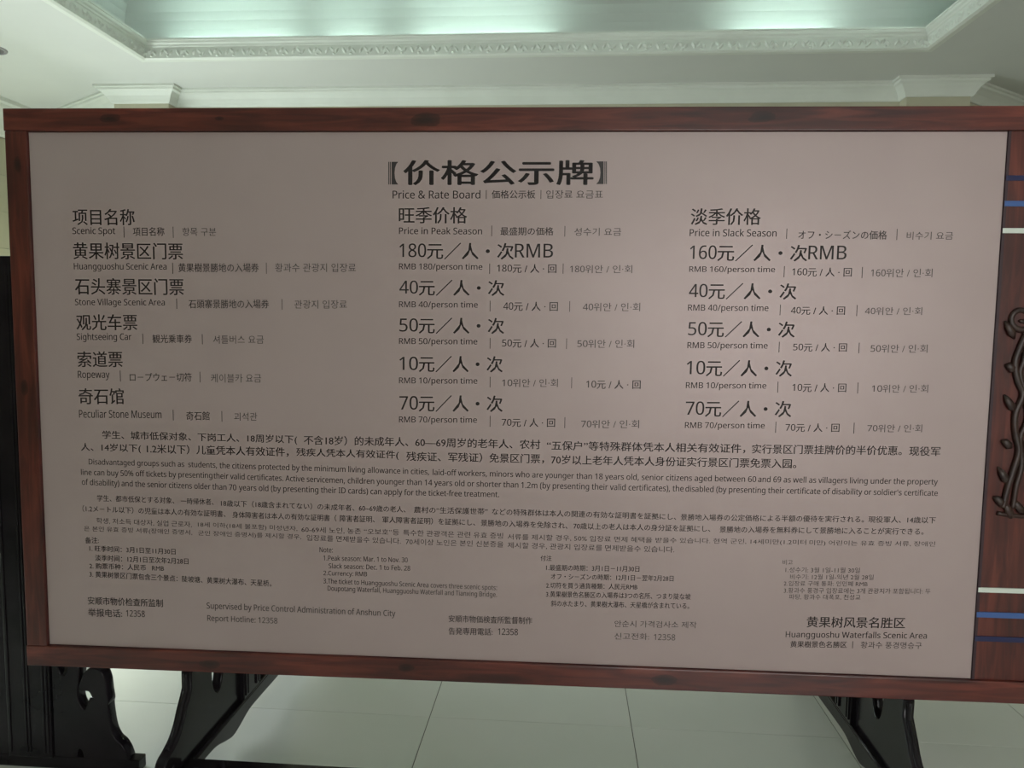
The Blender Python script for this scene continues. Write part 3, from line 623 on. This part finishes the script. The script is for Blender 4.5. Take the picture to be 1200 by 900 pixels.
for (txt, cl, u0, u1, t0, b0, t1, b1), me in zip(TEXT, meshes):
    xs = [v.co.x for v in me.vertices]; ys = [v.co.y for v in me.vertices]
    x0, x1, y0, y1 = min(xs), max(xs), min(ys), max(ys)
    if cl in EMB:                               # heavier strokes
        bm = bmesh.new()
        for dx, dy in EMB[cl]:
            n0 = len(bm.verts); bm.from_mesh(me); bm.verts.ensure_lookup_table()
            for v in bm.verts[n0:]: v.co.x += dx; v.co.y += dy
        bm.to_mesh(me); bm.free()
    for v in me.vertices:
        a = (v.co.x-x0)/(x1-x0); b = (v.co.y-y0)/(y1-y0)
        bb = b0+(b1-b0)*a; tt = t0+(t1-t0)*a
        v.co = (u0+(u1-u0)*a, LZ, bb+(tt-bb)*b)
    me.name = 'lettering'; me.materials.clear(); me.materials.append(M_ink)
    o = bpy.data.objects.new('title_lettering' if cl == 'T' else 'lettering', me); C.objects.link(o); o.parent = sheet
for (u, v0, v1) in BARS:
    obj('divider_line', boxes((u-.0009, u+.0009, LZ, -.0042, v1, v0)), M_ink, sheet)
for s_ in (BRACKETS[:3], BRACKETS[3:]):
    bm = bmesh.new()
    for p in s_:
        bm.faces.new([bm.verts.new((u, LZ, v)) for u, v in p])
    o = obj('title_bracket', bm, M_ink, sheet)

# ---------------------------------------------------------------- black stand that carries the board
def stand_side(par, X, face, Y0):
    """one side of the stand; profile in (d, z), d measured back from the board front; face=-1: inner side looks to -x"""
    th = .018
    fn = lambda a, b, c: Vector((X-face*(-c) - face*0, Y0+a, b)) if False else Vector((X+c, Y0+a, b))
    Cc = .43
    front = smooth_pts([(.365, .118), (.20, .112), (-.06, .112), (-.14, .114), (-.168, .132), (-.172, .165), (-.156, .198), (-.118, .214), (-.084, .232), (-.055, .262), (-.032, .300), (-.008, .335), (.004, .355)], 5, False)
    top = [(.004, .411), (.068, .411), (.068, .66)] + list(smooth_pts([(.068, .66), (.08, .75), (.12, .80), (.17, .77), (.20, .80), (.26, .90), (.33, .99), (.365, 1.0)], 5, False))[1:]
    slot = [(.185+.040*math.cos(t)*1.0, .345+.095*math.sin(t)) for t in [2*math.pi*i/24 for i in range(24)]]
    curl = [(-.125+.010*math.cos(t), .160+.010*math.sin(t)) for t in [2*math.pi*i/12 for i in range(12)]]
    outer = list(front)+top
    obj('bracket', plate(outer, [slot, curl], th, .005, fn), M_black, par)
    mir = lambda p: (2*Cc-p[0], p[1])
    rear = [(.50, .118)] + [mir(p) for p in front[1:]] + [mir(p) for p in [(0, .40), (.02, .60)] + top[3:]]
    obj('bracket', plate(rear[::-1], [[mir(p) for p in slot][::-1]], th, .005, fn), M_black, par)
    # post with bead lines along its edges
    bm = bmesh.new(); box(bm, X-.034, X+.034, Y0+.36, Y0+.50, .10, 1.95, .004)
    for yy in (.372, .392, .468, .488):
        for s in (-1, 1): box(bm, X+s*.036-.004, X+s*.036+.004, Y0+yy-.005, Y0+yy+.005, .14, 1.93, .0015)
    obj('post', bm, M_black, par)
    # bead along the front edge of the bracket
    bm = bmesh.new(); tube(bm, [(X-face*0+s_*.0, Y0+p[0]-.001, p[1]) for s_ in (0,) for p in smooth_pts([(-.118, .214), (-.084, .232), (-.055, .262), (-.032, .300), (-.008, .335), (.004, .352), (.004, .404)], 4, False)], [.009]*25, 8); obj('bead', bm, M_black, par, True)
    # runner on the floor with scalloped lower edge
    up_ = [(-.34, .0), (-.34, .085), (-.325, .115), (-.30, .122), (1.16, .122), (1.185, .115), (1.20, .085), (1.20, .0)]
    low = smooth_pts([(1.20, 0), (1.08, 0), (1.05, .03), (.98, .06), (.85, .064), (.72, .06), (.62, .062), (.50, .066), (.40, .066), (.32, .048), (.26, .040), (.20, .055), (.12, .078), (.0, .08), (-.12, .07), (-.17, .03), (-.20, 0), (-.34, 0)], 4, False)
    obj('runner', plate(up_[1:-1]+list(low), [], .036, .006, fn), M_black, par)
    # thin top fillet that catches the light along the runner
    bm = bmesh.new()
    for s in (-1, 1): tube(bm, [(X+s*.031, Y0-.30, .123), (X+s*.031, Y0+1.16, .123)], .005, 8)
    obj('fillet', bm, M_black, par, True)
YB = ORG[1]
stand = thing('board_stand', 'glossy black carved wooden stand with runner feet under the price board', 'stand', (0, 0, 0))
XLs, XRs = -1.224, 1.092
yl = YB+math.sin(PHI)*(XLs-ORG[0])-.016; yr = YB+math.sin(PHI)*(XRs-ORG[0])-.016
stand_side(stand, XLs, 1, yl); stand_side(stand, XRs, -1, yr)
bm = bmesh.new()
box(bm, XLs+.035, XRs-.035, yl-.095, yl-.035, .065, .140, .006)
obj('stretcher', bm, M_black, stand)

# ---------------------------------------------------------------- neighbouring black board on its own stand, far left
NY = 2.312; q = .947
nz = lambda z: 1.57-(1.57-z)*q
nx_ = lambda x: x*q-.014
nb = thing('folding_board_stand', 'tall black lacquered board on carved stand behind the left edge of the price board', 'stand', (0, 0, 0))
fn = lambda a, b, c: Vector((nx_(a), NY+.03+c, nz(b)))
right = [(-1.83, -.087), (-1.535, -.087)] + list(smooth_pts([(-1.548, -.03), (-1.556, -.008), (-1.572, .018), (-1.592, .036), (-1.608, .072), (-1.617, .138), (-1.619, .19)], 4, False)) \
    + [(-1.685, .19)] + list(smooth_pts([(-1.690, .182), (-1.697, .163), (-1.709, .142), (-1.725, .165), (-1.731, .20), (-1.7255, .25), (-1.718, .33)], 4, False)) \
    + [(-1.712, .52), (-1.74, .62), (-1.80, .66), (-1.83, .75)]
slot = [(-1.785+.022*math.cos(t), .352+.084*math.sin(t)) for t in [2*math.pi*i/24 for i in range(24)]]
eye = [(-1.731+.012*math.cos(t), -.045+.036*math.sin(t)) for t in [2*math.pi*i/16 for i in range(16)]]
scroll = list(smooth_pts([(-1.655, .165), (-1.617, .165), (-1.619, .21), (-1.624, .258), (-1.638, .290), (-1.662, .303), (-1.688, .298), (-1.710, .272), (-1.724, .240), (-1.7275, .222), (-1.716, .212), (-1.700, .213), (-1.687, .209), (-1.677, .19)], 4, True))
bmA = plate(right, [slot, eye], .022, .004, fn); bmB = plate(scroll, [], .0225, .005, fn)
meB = bpy.data.meshes.new('t'); bmB.to_mesh(meB); bmA.from_mesh(meB); bmB.free(); bpy.data.meshes.remove(meB)
obj('bracket', bmA, M_black, nb)
left_ = [(-1.99, -.086), (-2.36, -.086)] + list(smooth_pts([(-2.33, .0), (-2.28, .12), (-2.20, .20), (-2.14, .32), (-2.12, .50), (-2.085, .62), (-2.045, .69), (-2.018, .70), (-2.006, .66)], 5, False)) + [(-1.99, .62)]
obj('bracket', plate(left_, [], .022, .004, fn), M_black, nb)
bm = bmesh.new(); box(bm, nx_(-2.0), nx_(-1.83), NY, NY+.075, .04, nz(1.776), .004)
for xx in (-1.987, -1.925, -1.913, -1.856, -1.842):
    box(bm, nx_(xx)-.0035, nx_(xx)+.0035, NY-.004, NY+.004, .06, nz(1.75), .0015)
obj('post', bm, M_black, nb)
bm = bmesh.new(); box(bm, nx_(-2.40), nx_(-1.507), NY+.006, NY+.054, .0, .045, .005); obj('runner', bm, M_black, nb)
bm = bmesh.new(); box(bm, nx_(-2.0)+.02, nx_(-2.0)+.05, NY+.075, NY+1.35, .45, nz(1.776), .003); tag(obj('panel', bm, M_black, nb), 'plain black board seen edge on')
bm = bmesh.new(); box(bm, nx_(-2.0), nx_(-1.95), NY+1.35, NY+1.42, .0, nz(1.776), .003); obj('post', bm, M_black, nb)
